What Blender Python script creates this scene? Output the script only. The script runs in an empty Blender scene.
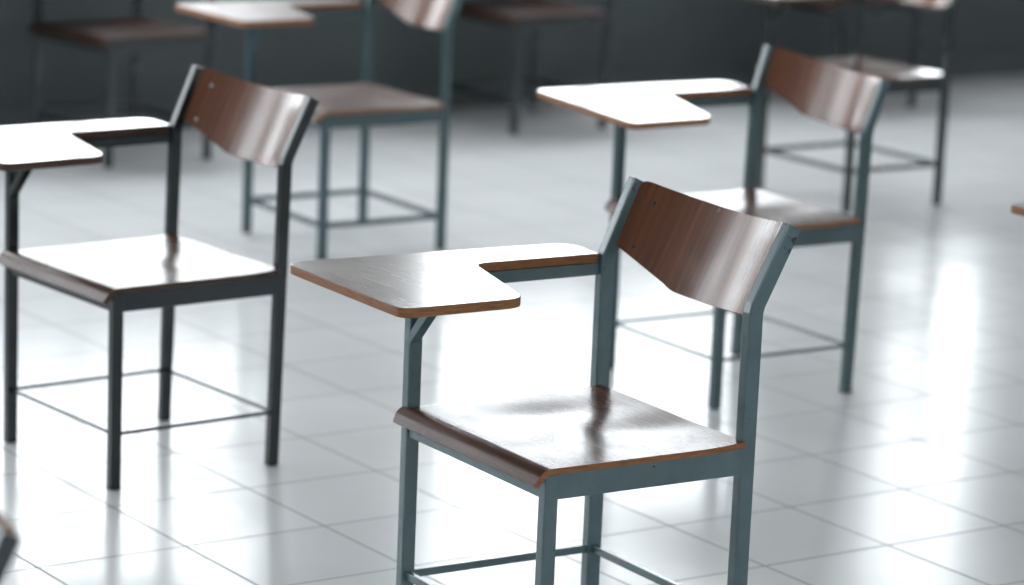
import bpy, bmesh, math, random
from mathutils import Vector, Matrix
C = bpy.context.scene.collection
sc = bpy.context.scene
random.seed(4)

# ------------------------------------------------------------------ materials
def new_mat(name):
    m = bpy.data.materials.new(name); m.use_nodes = True
    nt = m.node_tree; nt.nodes.clear()
    out = nt.nodes.new('ShaderNodeOutputMaterial')
    p = nt.nodes.new('ShaderNodeBsdfPrincipled')
    nt.links.new(p.outputs[0], out.inputs[0])
    return m, nt, p

def N(nt, kind, **kw):
    n = nt.nodes.new(kind)
    for k, v in kw.items():
        if k.startswith('i_'):
            n.inputs[k[2:].replace('_', ' ')].default_value = v
        else:
            setattr(n, k, v)
    return n

def ramp(nt, fac, stops):
    r = nt.nodes.new('ShaderNodeValToRGB')
    el = r.color_ramp.elements
    while len(el) < len(stops): el.new(0.5)
    for e, (pos, col) in zip(el, stops):
        e.position = pos; e.color = (*col, 1)
    nt.links.new(fac, r.inputs[0])
    return r

def wood_mat(name, axis, dark, mid, light, rough, coat, ior=1.4, scale=1.0):
    """varnished wood veneer; the grain runs along the given local axis"""
    m, nt, p = new_mat(name)
    tc = N(nt, 'ShaderNodeTexCoord')
    mp = N(nt, 'ShaderNodeMapping')
    s = [62 * scale] * 3; s['xyz'.index(axis)] = 1.6 * scale
    flat = 'y' if axis == 'z' else 'z'           # the sheet's thickness direction: no grain across it
    s['xyz'.index(flat)] = 1.6 * scale
    mp.inputs['Scale'].default_value = s; mp.inputs['Location'].default_value = (3.37, 7.71, 1.93)
    nt.links.new(tc.outputs['Object'], mp.inputs[0])
    n1 = N(nt, 'ShaderNodeTexNoise', i_Scale=1.0, i_Detail=6.0, i_Roughness=0.65, i_Distortion=0.15)
    nt.links.new(mp.outputs[0], n1.inputs['Vector'])
    r = ramp(nt, n1.outputs['Fac'], [(0.30, dark), (0.5, mid), (0.72, light)])
    mp2 = N(nt, 'ShaderNodeMapping')
    s2 = [210 * scale] * 3; s2['xyz'.index(axis)] = 7 * scale; s2['xyz'.index(flat)] = 7 * scale
    mp2.inputs['Scale'].default_value = s2; mp2.inputs['Location'].default_value = (5.37, 2.71, 4.93)
    nt.links.new(tc.outputs['Object'], mp2.inputs[0])
    n2 = N(nt, 'ShaderNodeTexNoise', i_Scale=1.0, i_Detail=3.0, i_Roughness=0.6)
    nt.links.new(mp2.outputs[0], n2.inputs['Vector'])
    r2 = ramp(nt, n2.outputs['Fac'], [(0.35, (0.62, 0.6, 0.58)), (0.6, (1, 1, 1))])
    mx = N(nt, 'ShaderNodeMix', data_type='RGBA', blend_type='MULTIPLY')
    mx.inputs[0].default_value = 0.75
    nt.links.new(r.outputs[0], mx.inputs[6]); nt.links.new(r2.outputs[0], mx.inputs[7])
    nt.links.new(mx.outputs[2], p.inputs['Base Color'])
    # uneven varnish gloss
    n3 = N(nt, 'ShaderNodeTexNoise', i_Scale=9.0, i_Detail=5.0, i_Roughness=0.6)
    nt.links.new(tc.outputs['Object'], n3.inputs['Vector'])
    mr = N(nt, 'ShaderNodeMapRange')
    mr.inputs['From Min'].default_value = 0.3; mr.inputs['From Max'].default_value = 0.75
    mr.inputs['To Min'].default_value = rough - 0.04; mr.inputs['To Max'].default_value = rough + 0.07
    nt.links.new(n3.outputs['Fac'], mr.inputs['Value'])
    nt.links.new(mr.outputs[0], p.inputs['Roughness'])
    p.inputs['IOR'].default_value = ior
    p.inputs['Coat Weight'].default_value = coat
    p.inputs['Coat Roughness'].default_value = 0.10
    bp = N(nt, 'ShaderNodeBump'); bp.inputs['Strength'].default_value = 0.03; bp.inputs['Distance'].default_value = 0.0004
    nt.links.new(n2.outputs['Fac'], bp.inputs['Height'])
    nt.links.new(bp.outputs[0], p.inputs['Normal'])
    return m

def edge_mat(name, col, col2):
    """layered plywood edge"""
    m, nt, p = new_mat(name)
    tc = N(nt, 'ShaderNodeTexCoord')
    mp = N(nt, 'ShaderNodeMapping'); mp.inputs['Scale'].default_value = (25, 25, 420)
    nt.links.new(tc.outputs['Object'], mp.inputs[0])
    n = N(nt, 'ShaderNodeTexNoise', i_Scale=1.0, i_Detail=4.0, i_Roughness=0.6)
    nt.links.new(mp.outputs[0], n.inputs['Vector'])
    r = ramp(nt, n.outputs['Fac'], [(0.3, col2), (0.6, col)])
    nt.links.new(r.outputs[0], p.inputs['Base Color'])
    p.inputs['Roughness'].default_value = 0.45
    return m

def paint_mat(name, col, chips=0.0, rough=0.22, ior=1.7):
    """painted steel, a few chips down to rusty brown"""
    m, nt, p = new_mat(name)
    tc = N(nt, 'ShaderNodeTexCoord')
    n1 = N(nt, 'ShaderNodeTexNoise', i_Scale=14.0, i_Detail=4.0, i_Roughness=0.6)
    nt.links.new(tc.outputs['Object'], n1.inputs['Vector'])
    r1 = ramp(nt, n1.outputs['Fac'], [(0.3, tuple(c * 0.86 for c in col)), (0.7, tuple(min(1, c * 1.12) for c in col))])
    n2 = N(nt, 'ShaderNodeTexNoise', i_Scale=75.0, i_Detail=5.0, i_Roughness=0.62)
    nt.links.new(tc.outputs['Object'], n2.inputs['Vector'])
    t = 0.74 - chips
    fac = n2.outputs['Fac']
    if chips:                                    # more wear where the post tops get knocked
        sp = N(nt, 'ShaderNodeSeparateXYZ'); nt.links.new(tc.outputs['Object'], sp.inputs[0])
        mz = N(nt, 'ShaderNodeMapRange'); nt.links.new(sp.outputs[2], mz.inputs['Value'])
        for k_, v_ in (('From Min', 0.72), ('From Max', 0.83), ('To Min', 0.0), ('To Max', 0.13)): mz.inputs[k_].default_value = v_
        ad = N(nt, 'ShaderNodeMath', operation='ADD'); nt.links.new(fac, ad.inputs[0]); nt.links.new(mz.outputs[0], ad.inputs[1]); fac = ad.outputs[0]
    r2 = ramp(nt, fac, [(t, (0, 0, 0)), (t + 0.02, (1, 1, 1))])
    mx = N(nt, 'ShaderNodeMix', data_type='RGBA')
    nt.links.new(r2.outputs[0], mx.inputs[0]); nt.links.new(r1.outputs[0], mx.inputs[6])
    mx.inputs[7].default_value = (0.022, 0.017, 0.014, 1)
    nt.links.new(mx.outputs[2], p.inputs['Base Color'])
    p.inputs['Roughness'].default_value = rough; p.inputs['IOR'].default_value = ior
    bp = N(nt, 'ShaderNodeBump'); bp.inputs['Strength'].default_value = 0.08; bp.inputs['Distance'].default_value = 0.001
    nt.links.new(n1.outputs['Fac'], bp.inputs['Height']); nt.links.new(bp.outputs[0], p.inputs['Normal'])
    return m

def plain_mat(name, col, rough=0.6, metal=0.0, noise=0.0, nscale=3.0):
    m, nt, p = new_mat(name)
    p.inputs['Roughness'].default_value = rough; p.inputs['Metallic'].default_value = metal
    if noise:
        tc = N(nt, 'ShaderNodeTexCoord')
        n = N(nt, 'ShaderNodeTexNoise', i_Scale=nscale, i_Detail=5.0, i_Roughness=0.6)
        nt.links.new(tc.outputs['Object'], n.inputs['Vector'])
        r = ramp(nt, n.outputs['Fac'], [(0.25, tuple(c * (1 - noise) for c in col)), (0.75, tuple(min(1, c * (1 + noise)) for c in col))])
        nt.links.new(r.outputs[0], p.inputs['Base Color'])
    else:
        p.inputs['Base Color'].default_value = (*col, 1)
    return m

def wall_mat():
    """pale wall above a dark painted dado that ends just under the window sills"""
    m, nt, p = new_mat('two_tone_wall_paint')
    tc = N(nt, 'ShaderNodeTexCoord'); sp = N(nt, 'ShaderNodeSeparateXYZ'); nt.links.new(tc.outputs['Object'], sp.inputs[0])
    gt = N(nt, 'ShaderNodeMath', operation='GREATER_THAN'); gt.inputs[1].default_value = 0.80; nt.links.new(sp.outputs[2], gt.inputs[0])
    n = N(nt, 'ShaderNodeTexNoise', i_Scale=1.5, i_Detail=5.0, i_Roughness=0.6); nt.links.new(tc.outputs['Object'], n.inputs['Vector'])
    d = ramp(nt, n.outputs['Fac'], [(0.25, tuple(c * 0.85 for c in DADO)), (0.75, tuple(c * 1.15 for c in DADO))])
    mx = N(nt, 'ShaderNodeMix', data_type='RGBA'); nt.links.new(gt.outputs[0], mx.inputs[0]); nt.links.new(d.outputs[0], mx.inputs[6])
    mx.inputs[7].default_value = (0.80, 0.81, 0.80, 1)
    nt.links.new(mx.outputs[2], p.inputs['Base Color']); p.inputs['Roughness'].default_value = 0.6
    return m

DADO = (0.085, 0.102, 0.106)
TILE = 0.3208
def tile_mat():
    m, nt, p = new_mat('polished_floor_tile')
    tc = N(nt, 'ShaderNodeTexCoord')
    br = N(nt, 'ShaderNodeTexBrick', offset=0.0, squash=1.0)
    br.inputs['Scale'].default_value = 1.0
    br.inputs['Brick Width'].default_value = TILE * 1.014; br.inputs['Row Height'].default_value = TILE
    br.inputs['Mortar Size'].default_value = 0.0028; br.inputs['Mortar Smooth'].default_value = 0.25
    br.inputs['Color1'].default_value = (0.88, 0.885, 0.89, 1); br.inputs['Color2'].default_value = (0.84, 0.847, 0.855, 1)
    br.inputs['Mortar'].default_value = (0.27, 0.28, 0.29, 1)
    nt.links.new(tc.outputs['Object'], br.inputs['Vector'])
    n = N(nt, 'ShaderNodeTexNoise', i_Scale=1.3, i_Detail=6.0, i_Roughness=0.62)
    nt.links.new(tc.outputs['Object'], n.inputs['Vector'])
    r = ramp(nt, n.outputs['Fac'], [(0.3, (0.9, 0.9, 0.9)), (0.7, (1, 1, 1))])
    mx = N(nt, 'ShaderNodeMix', data_type='RGBA', blend_type='MULTIPLY'); mx.inputs[0].default_value = 1
    nt.links.new(br.outputs['Color'], mx.inputs[6]); nt.links.new(r.outputs[0], mx.inputs[7])
    nt.links.new(mx.outputs[2], p.inputs['Base Color'])
    mr = N(nt, 'ShaderNodeMapRange')
    mr.inputs['To Min'].default_value = 0.13; mr.inputs['To Max'].default_value = 0.5
    nt.links.new(br.outputs['Fac'], mr.inputs['Value'])
    n2 = N(nt, 'ShaderNodeTexNoise', i_Scale=2.4, i_Detail=5.0, i_Roughness=0.6)
    nt.links.new(tc.outputs['Object'], n2.inputs['Vector'])
    ad = N(nt, 'ShaderNodeMath', operation='MULTIPLY_ADD'); ad.inputs[1].default_value = 0.10
    nt.links.new(n2.outputs['Fac'], ad.inputs[0]); nt.links.new(mr.outputs[0], ad.inputs[2])
    nt.links.new(ad.outputs[0], p.inputs['Roughness'])
    p.inputs['IOR'].default_value = 1.26
    # grooves, and the slightly wavy glaze
    inv = N(nt, 'ShaderNodeMath', operation='SUBTRACT'); inv.inputs[0].default_value = 1
    nt.links.new(br.outputs['Fac'], inv.inputs[1])
    b1 = N(nt, 'ShaderNodeBump'); b1.inputs['Strength'].default_value = 0.6; b1.inputs['Distance'].default_value = 0.0015
    nt.links.new(inv.outputs[0], b1.inputs['Height'])
    n4 = N(nt, 'ShaderNodeTexNoise', i_Scale=5.0, i_Detail=2.0)
    nt.links.new(tc.outputs['Object'], n4.inputs['Vector'])
    b2 = N(nt, 'ShaderNodeBump'); b2.inputs['Strength'].default_value = 0.25; b2.inputs['Distance'].default_value = 0.0025
    nt.links.new(n4.outputs['Fac'], b2.inputs['Height']); nt.links.new(b1.outputs[0], b2.inputs['Normal'])
    nt.links.new(b2.outputs[0], p.inputs['Normal'])
    return m

def glass_mat():
    m = bpy.data.materials.new('window_glass'); m.use_nodes = True
    nt = m.node_tree; nt.nodes.clear()
    out = nt.nodes.new('ShaderNodeOutputMaterial')
    tr = N(nt, 'ShaderNodeBsdfTransparent'); tr.inputs[0].default_value = (0.965, 0.975, 0.98, 1)
    gl = N(nt, 'ShaderNodeBsdfGlossy'); gl.inputs['Roughness'].default_value = 0.02
    fr = N(nt, 'ShaderNodeFresnel'); fr.inputs[0].default_value = 1.45
    mx = N(nt, 'ShaderNodeMixShader')
    ge = N(nt, 'ShaderNodeNewGeometry')          # reflect on the outer faces only, no trapping inside the pane
    fm = N(nt, 'ShaderNodeMath', operation='SUBTRACT'); fm.inputs[0].default_value = 1.0; nt.links.new(ge.outputs['Backfacing'], fm.inputs[1])
    fx = N(nt, 'ShaderNodeMath', operation='MULTIPLY'); nt.links.new(fm.outputs[0], fx.inputs[0]); nt.links.new(fr.outputs[0], fx.inputs[1])
    nt.links.new(fx.outputs[0], mx.inputs[0]); nt.links.new(tr.outputs[0], mx.inputs[1]); nt.links.new(gl.outputs[0], mx.inputs[2])
    nt.links.new(mx.outputs[0], out.inputs[0])
    return m

WD, WM, WL = (0.080, 0.0190, 0.0040), (0.165, 0.0425, 0.0085), (0.235, 0.068, 0.016)
M = dict(
    seat=wood_mat('varnished_seat_wood', 'x', (0.06, 0.025, 0.015), (0.11, 0.047, 0.029), (0.16, 0.078, 0.052), 0.24, 0.0, 1.27),
    back=wood_mat('varnished_back_wood', 'z', WD, WM, WL, 0.22, 0.0, 1.54),
    tablet=wood_mat('varnished_tablet_wood', 'x', (0.21, 0.15, 0.125), (0.25, 0.18, 0.155), (0.29, 0.215, 0.188), 0.22, 0.5),
    seat_gloss=wood_mat('glossy_seat_wood', 'x', (0.06, 0.025, 0.015), (0.11, 0.047, 0.029), (0.16, 0.078, 0.052), 0.14, 0.3, 1.5),
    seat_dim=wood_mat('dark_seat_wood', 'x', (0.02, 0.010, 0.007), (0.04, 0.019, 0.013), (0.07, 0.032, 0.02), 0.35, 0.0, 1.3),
    seat_worn=wood_mat('worn_seat_wood', 'x', (0.06, 0.025, 0.015), (0.11, 0.047, 0.029), (0.16, 0.078, 0.052), 0.34, 0.0),
    tablet_worn=wood_mat('worn_tablet_wood', 'x', (0.10, 0.062, 0.052), (0.15, 0.10, 0.085), (0.20, 0.14, 0.122), 0.46, 0.0),
    edge_dark=edge_mat('dark_plywood_edge', (0.075, 0.032, 0.015), (0.04, 0.018, 0.01)),
    edge=edge_mat('plywood_edge', (0.36, 0.150, 0.052), (0.17, 0.065, 0.024)),
    paint=paint_mat('grey_teal_paint', (0.084, 0.148, 0.164), 0.045),
    paint_mid=paint_mat('grey_teal_paint_deeper', (0.056, 0.104, 0.117), 0.0, 0.24, 1.55),
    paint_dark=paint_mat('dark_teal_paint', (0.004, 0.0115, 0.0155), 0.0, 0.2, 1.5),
    paint_shade=paint_mat('slate_shade_paint', (0.020, 0.030, 0.034), 0.0),  # shade of the back rows darkened into the paint; nearest chair shares it
    screw=plain_mat('bright_screw_steel', (0.55, 0.56, 0.56), 0.3, 0.8),
    screw_dark=plain_mat('rusty_screw_steel', (0.06, 0.03, 0.02), 0.5, 0.3),
    wall=wall_mat(),
    ceil=plain_mat('ceiling_paint', (0.38, 0.375, 0.37), 0.85, 0, 0.03),
    base=plain_mat('dark_skirting_paint', (0.10, 0.115, 0.12), 0.55, 0, 0.1),
    frame=plain_mat('window_frame_paint', (0.30, 0.33, 0.34), 0.5, 0, 0.08),
    floor=tile_mat(), glass=glass_mat())

# ------------------------------------------------------------------ mesh helpers
def obj(name, bm, mats, parent=None, smooth=False, bevel=0.0, seg=2):
    me = bpy.data.meshes.new(name)
    bmesh.ops.recalc_face_normals(bm, faces=bm.faces)
    bm.to_mesh(me); bm.free()
    for m in (mats if isinstance(mats, (list, tuple)) else [mats]):
        me.materials.append(m)
    if smooth:
        for f in me.polygons: f.use_smooth = True
        me.set_sharp_from_angle(angle=math.radians(38))
    o = bpy.data.objects.new(name, me); C.objects.link(o)
    if parent: o.parent = parent
    if bevel:
        b = o.modifiers.new('bevel', 'BEVEL'); b.width = bevel; b.segments = seg; b.limit_method = 'ANGLE'
        b.angle_limit = math.radians(35); b.harden_normals = False
    return o

def box(bm, a, b):
    x0, y0, z0 = a; x1, y1, z1 = b
    v = [bm.verts.new(p) for p in ((x0, y0, z0), (x1, y0, z0), (x1, y1, z0), (x0, y1, z0), (x0, y0, z1), (x1, y0, z1), (x1, y1, z1), (x0, y1, z1))]
    for q in ((0, 3, 2, 1), (4, 5, 6, 7), (0, 1, 5, 4), (1, 2, 6, 5), (2, 3, 7, 6), (3, 0, 4, 7)):
        bm.faces.new([v[i] for i in q])

def bar(bm, p, q, w, h, up=(0, 0, 1)):
    """rectangular bar from p to q, w across, h along up"""
    p, q = Vector(p), Vector(q); d = (q - p).normalized()
    u = Vector(up); u = (u - d * u.dot(d)).normalized(); s = d.cross(u)
    r = []
    for c in (p, q):
        r.append([bm.verts.new(c + s * (i * w / 2) + u * (j * h / 2)) for i, j in ((-1, -1), (1, -1), (1, 1), (-1, 1))])
    for i in range(4):
        j = (i + 1) % 4
        bm.faces.new((r[0][i], r[0][j], r[1][j], r[1][i]))
    bm.faces.new(r[0][::-1]); bm.faces.new(r[1])

def rod(bm, p, q, rad, n=10):
    p, q = Vector(p), Vector(q); d = (q - p).normalized()
    s = d.orthogonal().normalized(); u = d.cross(s); r = []
    for c in (p, q):
        r.append([bm.verts.new(c + s * (rad * math.cos(2 * math.pi * i / n)) + u * (rad * math.sin(2 * math.pi * i / n))) for i in range(n)])
    for i in range(n):
        j = (i + 1) % n
        bm.faces.new((r[0][i], r[0][j], r[1][j], r[1][i]))
    bm.faces.new(r[0][::-1]); bm.faces.new(r[1])

def square_tube(bm, path, w, dp):
    """square tube swept along a path in the yz plane, mitred at the bend"""
    pts = [Vector(p) for p in path]; rings = []
    for i, p in enumerate(pts):
        a = (pts[i] - pts[i - 1]).normalized() if i else None
        b = (pts[i + 1] - pts[i]).normalized() if i < len(pts) - 1 else None
        if a is None: t = b; k = 1
        elif b is None: t = a; k = 1
        else:
            t = (a + b).normalized(); k = 1 / max(0.3, t.dot(a))
        if i == 0: t = Vector((0, 0, 1)); k = 1
        n = Vector((1, 0, 0)).cross(t).normalized()
        rings.append([bm.verts.new(p + Vector((sx * w / 2, 0, 0)) + n * (sy * k * dp / 2)) for sx, sy in ((-1, -1), (1, -1), (1, 1), (-1, 1))])
    for r0, r1 in zip(rings, rings[1:]):
        for i in range(4):
            j = (i + 1) % 4
            bm.faces.new((r0[i], r0[j], r1[j], r1[i]))
    bm.faces.new(rings[0][::-1]); bm.faces.new(rings[-1])

def sheet(bm, grid, thick, edge_idx=1):
    """closed sheet from a grid of (point, normal); None cells are left out"""
    top = [[bm.verts.new(p) if p is not None else None for p, n in row] for row in grid]
    bot = [[bm.verts.new(p - n * thick) if p is not None else None for p, n in row] for row in grid]
    R, K = len(grid), len(grid[0])
    def cell(i, j):
        return 0 <= i < R - 1 and 0 <= j < K - 1 and all(top[a][b] is not None for a in (i, i + 1) for b in (j, j + 1))
    for i in range(R - 1):
        for j in range(K - 1):
            if not cell(i, j): continue
            bm.faces.new((top[i][j], top[i][j + 1], top[i + 1][j + 1], top[i + 1][j]))
            bm.faces.new((bot[i][j], bot[i + 1][j], bot[i + 1][j + 1], bot[i][j + 1]))
            for (di, dj, a, b) in ((-1, 0, (i, j), (i, j + 1)), (1, 0, (i + 1, j + 1), (i + 1, j)), (0, -1, (i + 1, j), (i, j)), (0, 1, (i, j + 1), (i + 1, j + 1))):
                if not cell(i + di, j + dj):
                    f = bm.faces.new((top[a[0]][a[1]], bot[a[0]][a[1]], bot[b[0]][b[1]], top[b[0]][b[1]]))
                    f.material_index = edge_idx

def rounded(poly, radii, n=7):
    out = []; L = len(poly)
    for i, p in enumerate(poly):
        p = Vector(p); a = Vector(poly[i - 1]); b = Vector(poly[(i + 1) % L]); r = radii[i]
        if r <= 0: out.append(p); continue
        u = (a - p).normalized(); v = (b - p).normalized()
        ang = u.angle(v); d = min(r / math.tan(ang / 2), 0.48 * (a - p).length, 0.48 * (b - p).length)
        s, e = p + u * d, p + v * d
        for k in range(n + 1):
            t = k / n
            out.append(s * (1 - t) ** 2 + p * (2 * t * (1 - t)) + e * t ** 2)
    return out

# ------------------------------------------------------------------ the chair
BASE = dict(W=.4535, D=.409, s=.003, rb=.386, Hb=.679, lean=.060, Ht=.815, zt=.682, zst=.12, tdx=0, tdy=0, trot=.02, tilt=.006, dp=.0255, dr=.0)
SEAT = 0.441          # top of the seat
TUBE = 0.022
def tablet_armchair(label, pos, yaw, paint, stretcher='bar', screw='screw_dark', brace=True, seat='seat', tablet='tablet', edge='edge', **over):
    q = dict(BASE); q.update(over); q['zt'] += 0.0065
    W, D = q['W'] / 2, q['D'] / 2
    root = bpy.data.objects.new('tablet_armchair', None); C.objects.link(root)
    root.empty_display_size = 0.2
    root.location = (pos[0], pos[1], 0); root.rotation_euler = (0, 0, yaw)
    root['label'] = label; root['category'] = 'chair'
    root['group'] = 'school tablet armchairs in rows'
    pm = M[paint]
    def ry(z): return -D + q['s'] * (1 - z / .45)          # centre line of the rear legs
    def tz(x): return q['tilt'] * x
    T = 0.0175
    # legs: the front right one carries the tablet, the rear ones run on as back posts
    zfr = q['zt'] + tz(W) - T
    for sx, top in ((1, zfr), (-1, SEAT - 0.012)):
        bm = bmesh.new(); square_tube(bm, [(sx * W, D, 0), (sx * W, D, top)], TUBE - 0.0005, q['dp'])
        obj('leg', bm, pm, root, bevel=0.0022)
    bend, topp = {}, {}
    for sx in (1, -1):
        b = Vector((sx * W, ry(q['Hb']), q['Hb'] + tz(sx * W)))
        t = Vector((sx * (W + 0.006), b.y - q['lean'], q['Ht'] + tz(sx * W)))
        bend[sx], topp[sx] = b, t
        d1 = (t - b).normalized(); b1 = b + Vector((0, 0, -0.008)); b2 = b + d1 * 0.008
        bm = bmesh.new(); square_tube(bm, [(sx * W, ry(0), 0), b1, b2, t], TUBE - 0.0005, q['dp'] + q['dr'])
        obj('leg', bm, pm, root, bevel=0.0022)
    # apron rails under the seat
    zr0, zr1 = q['rb'], SEAT - 0.0065
    h2 = TUBE / 2
    for sx in (1, -1):
        bm = bmesh.new(); x = sx * (W + 0.001)
        box(bm, (x - 0.009, -D + h2 - 0.002, zr0), (x + 0.009, D - h2 + 0.002, zr1)); obj('apron_rail', bm, pm, root, bevel=0.0015)
    for y, zc in ((D, 0.008), (-D, 0.0)):
        bm = bmesh.new()
        box(bm, (-W + h2 - 0.002, y - 0.009, zr0), (W - h2 + 0.002, y + 0.009, zr1 - 0.006 - zc)); obj('apron_rail', bm, pm, root, bevel=0.0015)
    # stretchers
    z = q['zst']; P = {'FR': Vector((W, D, z)), 'FL': Vector((-W, D, z)), 'RR': Vector((W, ry(z), z)), 'RL': Vector((-W, ry(z), z))}
    for a, b in (('FR', 'FL'), ('RR', 'RL'), ('FR', 'RR'), ('FL', 'RL')):
        d = (P[b] - P[a]).normalized() * 0.009
        bm = bmesh.new()
        if stretcher == 'bar': bar(bm, P[a] + d, P[b] - d, 0.012, 0.015)
        else: rod(bm, P[a] + d, P[b] - d, 0.0042)
        obj('stretcher', bm, pm, root, smooth=(stretcher != 'bar'), bevel=0.0012 if stretcher == 'bar' else 0)
    # seat: dished plywood whose front edge rolls down
    xs0, xs1, xs2 = -W - 0.017, W - h2 - 0.010, W - 0.004 + 0.006
    def zseat(x, y):
        g = lambda cx, cy, sx, sy: math.exp(-((x - cx) / sx) ** 2 - ((y - cy) / sy) ** 2)
        return SEAT + 0.45 * max(0, -0.09 - y) ** 2 - 0.0066 * g(0.085, 0.01, 0.07, 0.13) - 0.0062 * g(-0.075, -0.07, 0.075, 0.11)
    prof = []
    yb = -D + h2 + 0.002; yf = D + 0.006
    NY = 30
    for k in range(NY + 1): prof.append((yb + (yf - yb) * k / NY, 0.0))
    R = 0.030; A = math.radians(59)
    for k in range(1, 10):
        a = A * k / 9
        prof.append((yf + R * math.sin(a), -R * (1 - math.cos(a))))
    for k in range(1, 6):
        prof.append((yf + R * math.sin(A) + 0.015 * k / 5 * math.cos(A), -R * (1 - math.cos(A)) - 0.015 * k / 5 * math.sin(A)))
    NX = 34
    xs = [xs0 + (xs1 - xs0) * k / NX for k in range(NX + 1)] + [xs1 + (xs2 - xs1) * k / 4 for k in range(1, 5)]
    grid = []
    for (y, dz) in prof:
        row = []
        for x in xs:
            if x > xs1 + 1e-6 and y < D + h2 + 0.003: row.append((None, None)); continue
            xx = x; t = max(0.0, y - (D + h2 + 0.003)) / 0.034
            if t > 0.4:
                c_ = 0.016 * ((t - 0.4) / 0.6) ** 2
                mid = (xs0 + xs2) / 2; hw_ = (xs2 - xs0) / 2
                xx = mid + (x - mid) * (hw_ - c_) / hw_
            row.append((Vector((xx, y, zseat(x, min(y, yf)) + dz)), None))
        grid.append(row)
    for i, row in enumerate(grid):
        for j, (p, _) in enumerate(row):
            if p is None: continue
            def at(a, b):
                a = min(max(a, 0), len(grid) - 1); b = min(max(b, 0), len(row) - 1)
                return grid[a][b][0] if grid[a][b][0] is not None else p
            nrm = (at(i, j + 1) - at(i, j - 1)).cross(at(i + 1, j) - at(i - 1, j))
            row[j] = (p, nrm.normalized())
    bm = bmesh.new(); sheet(bm, grid, 0.011)
    obj('seat', bm, [M[seat], M[edge]], root, smooth=True)
    # backrest: concave plywood between the posts, one lower corner cut away
    b0 = (bend[1] + bend[-1]) / 2; dv = ((topp[1] + topp[-1]) / 2 - b0); L = dv.length; dv.normalize()
    lat = (bend[1] - bend[-1]).normalized(); nb = lat.cross(dv) * -1            # nb points back
    if nb.y > 0: nb = -nb
    hw = W - h2 + 0.006
    def bulge(u): return 0.002 + 0.050 * (1 - (u / hw) ** 2)
    def vt(u):
        c = hw - abs(u); r = 0.016
        return L + 0.004 - (r - math.sqrt(max(0, r * r - (r - c) ** 2)) if c < r else 0)
    def vb(u):
        if u > 0.062:
            t = min(1, (u - 0.062) / (hw - 0.062)); return -0.014 + 0.044 * (t * 0.9 + 0.1 * t * t) * min(1, 0.25 + t * 4)
        return -0.014
    us = sorted(set([-hw + 2 * hw * k / 44 for k in range(45)] + [-hw + 0.003, -hw + 0.007, hw - 0.003, hw - 0.007, 0.066, 0.072]))
    grid = []
    NV = 14
    for k in range(NV + 1):
        row = []
        for u in us:
            v = vb(u) + (vt(u) - vb(u)) * k / NV
            du = -0.050 * 2 * u / hw ** 2
            p = b0 + lat * u + dv * v + nb * bulge(u)
            n = (-nb + lat * du).normalized()
            row.append((p, n))
        grid.append(row)
    bm = bmesh.new(); sheet(bm, grid, 0.010)
    back = obj('backrest', bm, [M['back'], M['edge']], root, smooth=True)
    for (u, v) in ((hw - 0.040, L * 0.80), (hw - 0.036, L * 0.24), (-hw + 0.03, L * 0.80), (-hw + 0.034, 0.012)):
        if u < 0 and screw == 'screw': continue
        p = b0 + lat * u + dv * v + nb * bulge(u)
        n = (-nb - lat * (0.100 * u / hw ** 2)).normalized()
        bm = bmesh.new(); rod(bm, p - n * 0.002, p + n * 0.0016, 0.0042, 12)
        obj('screw', bm, M[screw], back, smooth=True)
    # writing tablet
    poly = [(-.022, .383), (-.022, .134), (.262, .064), (.258, -.206), (.366, -.214), (.382, .05), (.394, .387)]
    rad = [.026, .050, .034, .004, .075, .5, .034]
    base_trot = 0.0165
    out = rounded(poly, rad)
    ca, sa = math.cos(q['trot'] - base_trot), math.sin(q['trot'] - base_trot)
    pts = []
    for p in out:
        X, Y = p.x - W, p.y
        x, y = W + ca * X - sa * Y + q['tdx'] - .006 - .0225, sa * X + ca * Y + q['tdy'] - .006 + .0145
        pts.append((x, y))
    bm = bmesh.new()
    top = [bm.verts.new((x, y, q['zt'] + tz(x))) for x, y in pts]
    bot = [bm.verts.new((x, y, q['zt'] + tz(x) - T)) for x, y in pts]
    bm.faces.new(top); bm.faces.new(bot[::-1])
    for i in range(len(pts)):
        j = (i + 1) % len(pts)
        f = bm.faces.new((top[i], top[j], bot[j], bot[i])); f.material_index = 1
    tb = obj('writing_tablet', bm, [M[tablet], M[edge]], root, bevel=0.0015)
    # bolt under the tablet, arm bar and brace
    bx, by = 0.06, 0.16
    bm = bmesh.new(); zb = q['zt'] + tz(bx) - T; rod(bm, (bx, by, zb - 0.007), (bx, by, zb + 0.004), 0.0045, 12)
    obj('screw', bm, M['screw_dark'], tb, smooth=True)
    bm = bmesh.new(); zb = q['zt'] + tz(W) - T
    bar(bm, (W + 0.004, ry(.66) + h2 - 0.002, zb - 0.0115), (W + 0.004, D - h2 + 0.002, zb - 0.0115), 0.013, 0.023)
    obj('arm_bar', bm, pm, root, bevel=0.0012)
    if brace:
        bm = bmesh.new()
        bar(bm, (W + 0.002, D + 0.003, zfr - 0.118), (W - 0.102, D + 0.003, zfr - 0.006 + tz(-.1)), 0.020, 0.017, (1, 0, 1))
        obj('tablet_brace', bm, pm, root, bevel=0.001)
    return root

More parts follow.
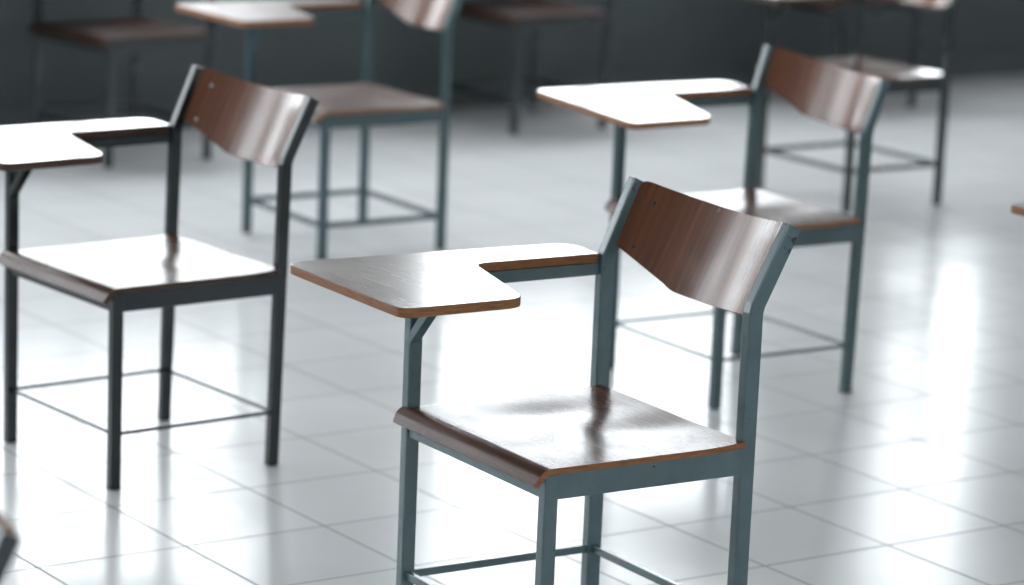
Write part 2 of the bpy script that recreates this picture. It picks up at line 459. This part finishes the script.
tablet_armchair('grey-teal metal and brown wood school chair in sharp focus, its whole tablet visible', (0.124, 5.483), 2.141, 'paint',
    W=0.4648, D=0.4125, s=0.0008, rb=0.3830, Hb=0.6830, lean=0.0690, Ht=0.8263, zt=0.6851, zst=0.1198, tdx=0.0030, tdy=0.0059, trot=0.0165, tilt=0.0052, dp=.0275, dr=.0032)
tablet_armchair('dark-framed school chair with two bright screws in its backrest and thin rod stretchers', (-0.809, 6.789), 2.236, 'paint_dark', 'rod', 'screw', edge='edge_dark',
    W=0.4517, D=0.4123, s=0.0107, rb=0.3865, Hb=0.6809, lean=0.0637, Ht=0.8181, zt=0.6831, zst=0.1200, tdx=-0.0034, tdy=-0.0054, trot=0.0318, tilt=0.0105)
tablet_armchair('blurred chair just behind the dark-framed chair with bright screws, top of its backrest cropped', (-0.517, 9.328), 2.166, 'paint_mid', seat='seat_worn', tablet='tablet_worn',
    W=0.4512, D=0.4091, s=-0.0010, rb=0.3876, Hb=0.6789, lean=0.0580, Ht=0.8124, zt=0.6797, zst=0.1015, tdx=0.0021, tdy=0.0060, trot=0.0499, tilt=0.0072)
tablet_armchair('thin-rod grey-teal chair with tilted bright tablet, partly hidden behind the sharp chair\'s backrest', (0.551, 7.720), 2.151, 'paint_mid', 'rod', brace=False,
    W=0.4515, D=0.4147, s=0.0108, rb=0.3839, Hb=0.6728, lean=0.0414, Ht=0.7928, zt=0.6804, zst=0.1192, tdx=-0.0047, tdy=-0.0065, trot=0.0456, tilt=0.0558)
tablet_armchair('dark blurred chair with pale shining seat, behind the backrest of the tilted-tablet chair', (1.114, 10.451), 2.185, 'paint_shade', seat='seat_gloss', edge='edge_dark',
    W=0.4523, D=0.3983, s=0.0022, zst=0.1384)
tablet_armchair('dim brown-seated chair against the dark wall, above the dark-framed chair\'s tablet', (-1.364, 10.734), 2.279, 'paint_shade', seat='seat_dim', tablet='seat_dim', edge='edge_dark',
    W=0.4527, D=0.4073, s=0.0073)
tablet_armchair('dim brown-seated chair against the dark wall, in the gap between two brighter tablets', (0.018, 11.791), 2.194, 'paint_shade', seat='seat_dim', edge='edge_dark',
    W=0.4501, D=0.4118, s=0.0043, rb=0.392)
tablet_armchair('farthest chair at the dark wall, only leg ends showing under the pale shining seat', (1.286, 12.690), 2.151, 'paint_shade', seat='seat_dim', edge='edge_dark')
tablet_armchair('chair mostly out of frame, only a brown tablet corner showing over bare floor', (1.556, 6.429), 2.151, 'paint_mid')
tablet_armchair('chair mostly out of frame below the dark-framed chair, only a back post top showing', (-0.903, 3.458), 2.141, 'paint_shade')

# ------------------------------------------------------------------ the room (its walls run along the tiles)
TH = 0.60583
S0, S1, P0, P1, HC = -4.5, 15.0, -2.4, 10.08, 3.6
def room_obj(name, bm, mat, parent=None, loc=(0, 0, 0), bevel=0.0):
    o = obj(name, bm, mat, parent, bevel=bevel)
    if not parent:
        ca, sa = math.cos(TH), math.sin(TH)
        o.location = (ca * loc[0] - sa * loc[1], sa * loc[0] + ca * loc[1], loc[2]); o.rotation_euler = (0, 0, TH)
    o['kind'] = 'structure'
    return o
tx, ty = -0.818006, 6.34807
ts, tp = tx * math.cos(TH) + ty * math.sin(TH), -tx * math.sin(TH) + ty * math.cos(TH)
bm = bmesh.new(); box(bm, (S0 - ts - .2, P0 - tp - .2, -0.12), (S1 - ts + .2, P1 - tp + .2, 0)); fl = room_obj('floor', bm, M['floor'], loc=(ts, tp, 0))
bm = bmesh.new(); box(bm, (S0 - .2, P0 - .2, HC), (S1 + .2, P1 + .2, HC + .15)); room_obj('ceiling', bm, M['ceil'])
WT = 0.16
def wall_with_windows(name, p_in, p_out, wins, sill, head):
    bm = bmesh.new(); a, b = min(p_in, p_out), max(p_in, p_out)
    box(bm, (S0 - .2, a, 0), (S1 + .2, b, sill)); box(bm, (S0 - .2, a, head), (S1 + .2, b, HC))
    edges = [S0 - .2] + [x for w in wins for x in w] + [S1 + .2]
    for i in range(0, len(edges), 2): box(bm, (edges[i], a, sill), (edges[i + 1], b, head))
    return room_obj(name, bm, M['wall'])
BW = [(-4.2, -3.2), (-2.45, -0.95), (-.2, 1.35), (2.0, 3.55), (4.3, 5.93), (6.60, 8.25), (8.95, 9.62)]
FILL_WINS = [(-3.4, -2.2), (-0.4, 0.8), (2.6, 3.8), (5.6, 6.8), (8.6, 9.8), (11.6, 12.8)]  # unseen camera-side windows, added to fill light on the chairs' near sides
BS, BH, FS, FH = 0.88, 3.1, 1.1, 2.3
wall_with_windows('wall_back', P1, P1 + WT, BW, BS, BH)
wall_with_windows('wall_front', P0 - WT, P0, FILL_WINS, FS, FH)
bm = bmesh.new(); box(bm, (S0 - WT, P0 + .001, 0), (S0, P1 - .001, HC)); room_obj('wall_left', bm, M['wall'])
bm = bmesh.new(); box(bm, (S1, P0 + .001, 0), (S1 + WT, P1 - .001, HC)); room_obj('wall_right', bm, M['wall'])
bm = bmesh.new(); box(bm, (S0, P1 - 0.014, 0), (S1, P1 - 0.0005, 0.10)); room_obj('baseboard_back', bm, M['base'], bevel=0.003)
bm = bmesh.new(); box(bm, (S0, P0 + 0.0005, 0), (S1, P0 + 0.014, 0.10)); room_obj('baseboard_front', bm, M['base'], bevel=0.003)
n = 0
for wins, pin, dirn, sill, head in ((BW, P1, 1, BS, BH), (FILL_WINS, P0, -1, FS, FH)):
    for (a, b) in wins:
        n += 1
        c = pin + dirn * 0.09
        bm = bmesh.new(); f = 0.035
        for s0, s1, z0, z1 in ((a, a + f, sill, head), (b - f, b, sill, head), (a + f, b - f, sill, sill + f), (a + f, b - f, head - f, head),
                               ((a + b) / 2 - .014, (a + b) / 2 + .014, sill + f, head - f)):
            box(bm, (s0, c - .025, z0), (s1, c + .025, z1))
        w = room_obj('window_%d' % n, bm, M['frame'])  # back wall's windows first, then the added fill windows
        bm = bmesh.new(); box(bm, (a + f - .004, c - .003, sill + f - .004), (b - f + .004, c + .003, head - f + .004))
        room_obj('pane', bm, M['glass'], w)
        bm = bmesh.new(); y0, y1 = sorted((pin + dirn * 0.065, pin - dirn * 0.03))
        box(bm, (a - .03, y0, sill - 0.002), (b + .03, y1, sill + 0.018)); room_obj('window_sill', bm, M['frame'], w)
        # daylight portal in the opening
        L = bpy.data.lights.new('daylight_portal', 'AREA'); L.shape = 'RECTANGLE'; L.size = b - a; L.size_y = head - sill
        L.cycles.is_portal = True
        lo = bpy.data.objects.new('daylight_portal', L); C.objects.link(lo)
        sx, px, zz = (a + b) / 2, pin + dirn * 0.17, (sill + head) / 2
        ca, sa = math.cos(TH), math.sin(TH)
        lo.location = (ca * sx - sa * px, sa * sx + ca * px, zz)
        d = Vector((sa * dirn, -ca * dirn, 0))          # into the room
        lo.rotation_euler = d.to_track_quat('-Z', 'Y').to_euler()

# ------------------------------------------------------------------ daylight
wd = bpy.data.worlds.new('overcast_sky'); sc.world = wd; wd.use_nodes = True
bg = wd.node_tree.nodes['Background']
bg.inputs[0].default_value = (0.93, 0.97, 1.0, 1); bg.inputs[1].default_value = 6.8

# ------------------------------------------------------------------ camera
H_, PITCH, ROLL, F = 1.83179681, 0.207994385, 0.0410388175, 3152.70748
cd = bpy.data.cameras.new('camera'); cam = bpy.data.objects.new('camera', cd); C.objects.link(cam); sc.camera = cam
cp, sp, cr, sr = math.cos(PITCH), math.sin(PITCH), math.cos(ROLL), math.sin(ROLL)
r = Vector((1, 0, 0)); fw = Vector((0, cp, -sp)); up = Vector((0, sp, cp))
X = r * cr + up * sr; Y = up * cr - r * sr; Z = -fw
cam.matrix_world = Matrix(((X.x, Y.x, Z.x, 0), (X.y, Y.y, Z.y, 0), (X.z, Y.z, Z.z, H_), (0, 0, 0, 1)))
cd.sensor_fit = 'HORIZONTAL'; cd.sensor_width = 36; cd.lens = F / 1024 * 36
cd.clip_start = 0.05
cd.dof.use_dof = True; cd.dof.focus_distance = 5.45; cd.dof.aperture_fstop = 2.9; cd.dof.aperture_blades = 0

vs = sc.view_settings
vs.view_transform = 'Standard'; vs.look = 'None'; vs.gamma = 1.0; vs.use_curve_mapping = False; vs.exposure = 0.38
sc.cycles.use_denoising = True
sc.cycles.max_bounces = 10; sc.cycles.diffuse_bounces = 6; sc.cycles.glossy_bounces = 4; sc.cycles.transparent_max_bounces = 12
sc.cycles.sample_clamp_indirect = 12
